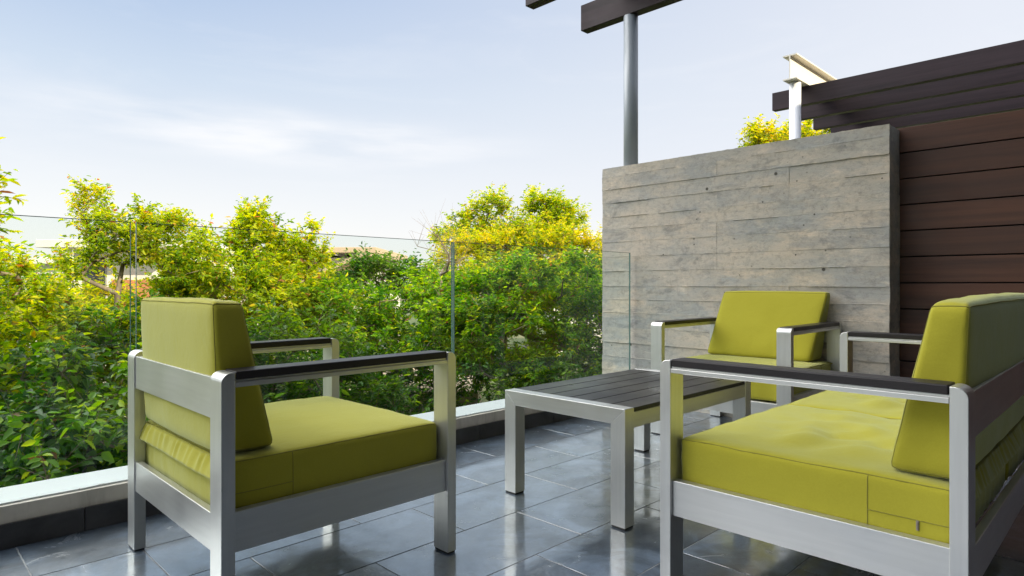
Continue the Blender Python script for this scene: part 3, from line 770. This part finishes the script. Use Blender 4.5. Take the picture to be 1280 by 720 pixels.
tree('leafy_tree', 'open airy tree rising above the glass left of the chair back', [(112,240,9.0,.10,.16),(135,262,9.0,.2,.2),(125,262,9.1,0.26,0.41),(165,290,9.1,0.50,0.29),(205,292,9.4,0.50,0.26),(110,300,8.9,0.30,0.18),(85,335,9.0,0.36,0.24),(150,325,9.1,0.48,0.22),(235,330,9.1,0.36,0.36)],
     LEAF_Y, 4, nclump=105, leaf=0.066, per=8, lpt=14, twig=0.22, base=(P(150,400,9.1).x, P(150,400,9.1).y), shell=.1, rmul=0.55)
tree('leafy_tree', 'bright green tree with a tall pointed crown right above the left armchair', [(335,300,10.6,0.59,0.59),(275,335,10.4,0.70,0.59),(380,320,11.1,0.53,0.39),(395,290,11.2,0.25,0.22),(300,375,10.1,1.12,0.63),(240,370,10.2,0.56,0.56),(370,390,10.6,0.98,0.63)],
     LEAF_Y, 5, nclump=235, leaf=0.082, per=9, lpt=15, twig=0.27)
tree('leafy_tree', 'green tree with drooping crown behind the left armchair arm', [(430,400,10.6,0.96,0.72),(500,405,11.0,0.96,0.72),(460,450,10.3,1.08,0.60),(400,450,9.8,0.84,0.72),(540,370,11.8,0.60,0.48)],
     LEAF_G, 6, nclump=210, leaf=0.08, per=11, lpt=12, twig=0.25, droop=0.4)
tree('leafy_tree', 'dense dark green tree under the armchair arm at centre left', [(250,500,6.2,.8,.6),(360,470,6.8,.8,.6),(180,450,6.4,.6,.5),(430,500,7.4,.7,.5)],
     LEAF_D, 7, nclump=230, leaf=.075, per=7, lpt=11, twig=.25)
tree('leafy_tree', 'tall tree with twin feathery tops rising left of the concrete wall', [(612,262,24,.9,.5),(585,282,24,.9,.45),(555,298,24,.6,.35),(678,258,24,.9,.45),(702,275,24,1.0,.5),(655,292,24,2.0,.4),(640,310,24,2.2,.4)],
     LEAF_Y, 8, nclump=250, leaf=.13, per=8, lpt=11, twig=.42, shell=.1)
tree('leafy_tree', 'golden yellow tree spreading below the twin feathery tops', [(590,308,22,1.1,.45),(650,306,22,1.4,.4),(705,300,22,1.0,.5),(738,312,22,.6,.5),(580,335,21.5,1.3,.7),(640,350,21.5,2.0,.8),(720,350,21.5,1.6,.8)],
     LEAF_O, 18, nclump=360, leaf=.12, per=8, lpt=11, twig=.40, shell=.25)
tree('leafy_tree', 'rounded green tree in front of the golden yellow one, beside the concrete wall', [(650,350,10.5,.6,.4),(600,385,10.5,0.97,0.63),(690,362,10.7,0.91,0.51),(740,400,10.9,0.91,0.68),(640,430,10.0,1.14,0.68),(560,430,9.8,0.68,0.68),(720,460,10.5,1.03,0.68)],
     LEAF_G, 9, nclump=330, leaf=0.078, per=12, lpt=12, twig=0.25, droop=0.45)
tree('leafy_tree', 'small blue-green tree in the gap below the distant roof slab', [(462,345,15,.55,.4),(510,352,15,.6,.4),(430,365,15,.6,.4)],
     LEAF_D, 10, nclump=110, leaf=.10, per=6, lpt=10, twig=.34)
tree('leafy_tree', 'golden yellow tree showing over the top of the concrete wall', [(962,176,13.5,.48,.30),(1008,178,13.6,.5,.34),(938,195,13.5,.3,.3),(985,200,13.5,.7,.4)],
     LEAF_O, 11, nclump=130, leaf=.085, per=7, lpt=12, twig=.26)
tree('bare_tree', 'small bare twiggy tree left of the twin feathery tops', [(545,305,11.0,.36,.30),(560,325,11.0,.4,.35)], None, 12, nclump=16, per=5, twig=.5, rmul=.9)
tree('leafy_tree', 'thin yellow tree low behind the airy tree at left', [(110,400,10,.9,.5),(180,410,10,.8,.5),(60,380,10.5,.6,.4)],
     LEAF_O, 13, nclump=120, leaf=.08, per=6, lpt=10, twig=.26, shell=.2)
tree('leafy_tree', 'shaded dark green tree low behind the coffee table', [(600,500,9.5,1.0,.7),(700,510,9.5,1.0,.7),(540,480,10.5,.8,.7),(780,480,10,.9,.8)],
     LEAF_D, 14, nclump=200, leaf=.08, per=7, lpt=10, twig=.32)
# hedge line far off between the houses: low mass of distant trees
k = 0
for (px, py, d, rx, rz_, mt, lb) in ((330,345,19,1.6,.9,LEAF_Y,'distant tree seen through the crown above the left armchair'),
                                  (-40,350,20,1.8,.8,LEAF_G,'distant tree past the left frame edge foliage'),
                                  (700,345,21,2.2,1.0,LEAF_D,'distant tree hidden low behind the twin feathery tops'),
                                  (820,350,19,2.0,1.0,LEAF_G,'distant tree behind the left end of the concrete wall')):
    tree('leafy_tree', lb, [(px,py,d,rx,rz_),(px+30,py+25,d,rx,rz_)], mt, 30+k, nclump=130, leaf=.13, per=6, lpt=10, twig=.45, group='distant trees'); k += 1
# understory, ground cover below the crowns
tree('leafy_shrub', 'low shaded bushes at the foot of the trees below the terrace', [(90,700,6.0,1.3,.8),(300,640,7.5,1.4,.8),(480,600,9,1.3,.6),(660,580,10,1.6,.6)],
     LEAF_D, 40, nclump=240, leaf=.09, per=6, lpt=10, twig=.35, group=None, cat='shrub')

# ================================================================== HOUSES BEYOND
WH = Mat('white_render', (.74,.70,.64), .85); WH.col(WH.ramp(WH.noise(.8,6), [(.3,(.66,.62,.56)),(.7,(.78,.74,.68))])); WH = WH.m  # off-white house render, mottled at random
TAN = Mat('tan_render', (.50,.38,.27), .85).m; TER = Mat('terracotta_cladding', (.48,.20,.09), .8); TER.bump(TER.noise(3,4,.6,(1,1,12)), .4, .03); TER = TER.m
DKW = Mat('dark_window_glass', (.03,.035,.04), .08, 0, .8).m; GRY = Mat('grey_fascia', (.30,.29,.28), .7).m
def house(px0, px1, ytop, d, depth, label, parts, zb=GZ):
    a = P(px0, ytop, d); b = P(px1, ytop, d); v = Vector((b.x-a.x, b.y-a.y, 0)); Lh = v.length; ang = math.atan2(v.y, v.x)
    t = thing('house', (a.x, a.y, zb), label, 'house', ang, 'modern houses beyond the trees'); parts(t, Lh, a.z-zb, depth); return t
def win(t, x0, x1, z0, z1, wallp, y=0):
    f = MB().box(x0-.05, x1+.05, y-.03, y+.02, z0-.05, z0).box(x0-.05, x1+.05, y-.03, y+.02, z1, z1+.05).box(x0-.05, x0, y-.03, y+.02, z0, z1).box(x1, x1+.05, y-.03, y+.02, z0, z1).build('window', GRY, t)
    MB().box(x0, x1, y-.012, y-.004, z0, z1).build('pane', DKW, f); return f
def h1(t, L_, Hh, dp):
    MB().box(0, L_, 0, dp, 0, Hh-.35).build('wall', WH, t); MB().box(-.3, L_+.3, -.5, dp+.3, Hh-.348, Hh).build('roof', WH, t, .02)
    for i in range(3): win(t, .8+i*L_/3, .8+i*L_/3+L_/5, Hh-2.1, Hh-.9, None)
def h2(t, L_, Hh, dp):
    MB().box(0, L_, 0, dp, 0, Hh-.30).build('wall', WH, t); MB().box(-.6, L_+.4, -1.2, dp, Hh-.298, Hh).build('roof', WH, t, .02)
    MB().box(L_*.38, L_*.88, -.12, -.002, Hh-2.6, Hh-1.5).build('cladding_panel', TER, t)
    MB().box(.3, .5, -1.0, -.8, 0, Hh-.3).build('pillar', WH, t)
    MB().box(-.4, L_+.2, -1.1, -.13, Hh-2.9, Hh-2.65).build('balcony_slab', WH, t)
    win(t, L_*.1, L_*.3, Hh-2.4, Hh-.8, None); win(t, L_*.4, L_*.8, Hh-4.6, Hh-3.3, None)
def h3(t, L_, Hh, dp):
    MB().box(L_*.0, L_, 1.2, dp, 0, Hh-.45).build('wall', WH, t)
    MB().box(-.5, L_+.5, -.8, dp, Hh-.28, Hh).build('roof', TAN, t, .02)
    m = MB()
    for i in range(14): m.box(L_*i/14, L_*i/14+.12, -.7, 1.1, Hh-.42, Hh-.282)
    m.build('rafter', GRY, t)
    for i in range(4): MB().box(.4+i*(L_-.9)/3, .5+i*(L_-.9)/3, -.6, -.5, 0, Hh-.43).build('post', GRY, t)
    for i in range(4): win(t, .8+i*L_/4, .8+i*L_/4+L_/7, Hh-2.4, Hh-.9, None, 1.18)
def h4(t, L_, Hh, dp):
    MB().box(0, L_*.28, 0, dp, 0, Hh-.25).box(L_*.58, L_*.68, 0, dp, 0, Hh-.25).box(L_*.28, L_*.58, 2.0, dp, 0, Hh-.25).box(L_*.68, L_, 1.2, dp, 0, Hh-.25).build('wall', TAN, t)
    MB().box(-.2, L_+.2, -.3, dp, Hh-.248, Hh).build('roof', TAN, t, .02)
    MB().box(L_*.70, L_*.95, 1.15, 1.19, 0, Hh-.5).build('garage_door', Mat('dark_grey_door', (.06,.07,.075), .6).m, t)
def h5(t, L_, Hh, dp):
    MB().box(0, L_, 0, dp, 0, Hh).build('wall', WH, t)
    MB().prism([(-.4, Hh-.002), (L_+.4, Hh+.9), (L_+.4, Hh+1.05), (-.4, Hh+.15)], -.4, dp, 1).build('roof', TAN, t)
    win(t, L_*.2, L_*.45, Hh-1.8, Hh-.6, None); win(t, L_*.6, L_*.85, Hh-1.8, Hh-.6, None)
house(28, 120, 322, 34, 8, 'low white flat-roofed house at far left behind the trees', h1)
house(92, 225, 302, 25, 8, 'white house with terracotta panel seen through the airy tree', h2)
house(190, 462, 310, 33, 9, 'long house with a thin tan roof slab above the tree tops', h3)
house(400, 446, 352, 22, 6, 'small pitched-roof building just below the tan roof slab', h5)
house(392, 585, 486, 11.5, 5, 'tan garage with dark door low in the shade under the trees', h4)
house(690, 800, 292, 38, 8, 'pale house just left of the concrete wall behind the golden tree', h1)
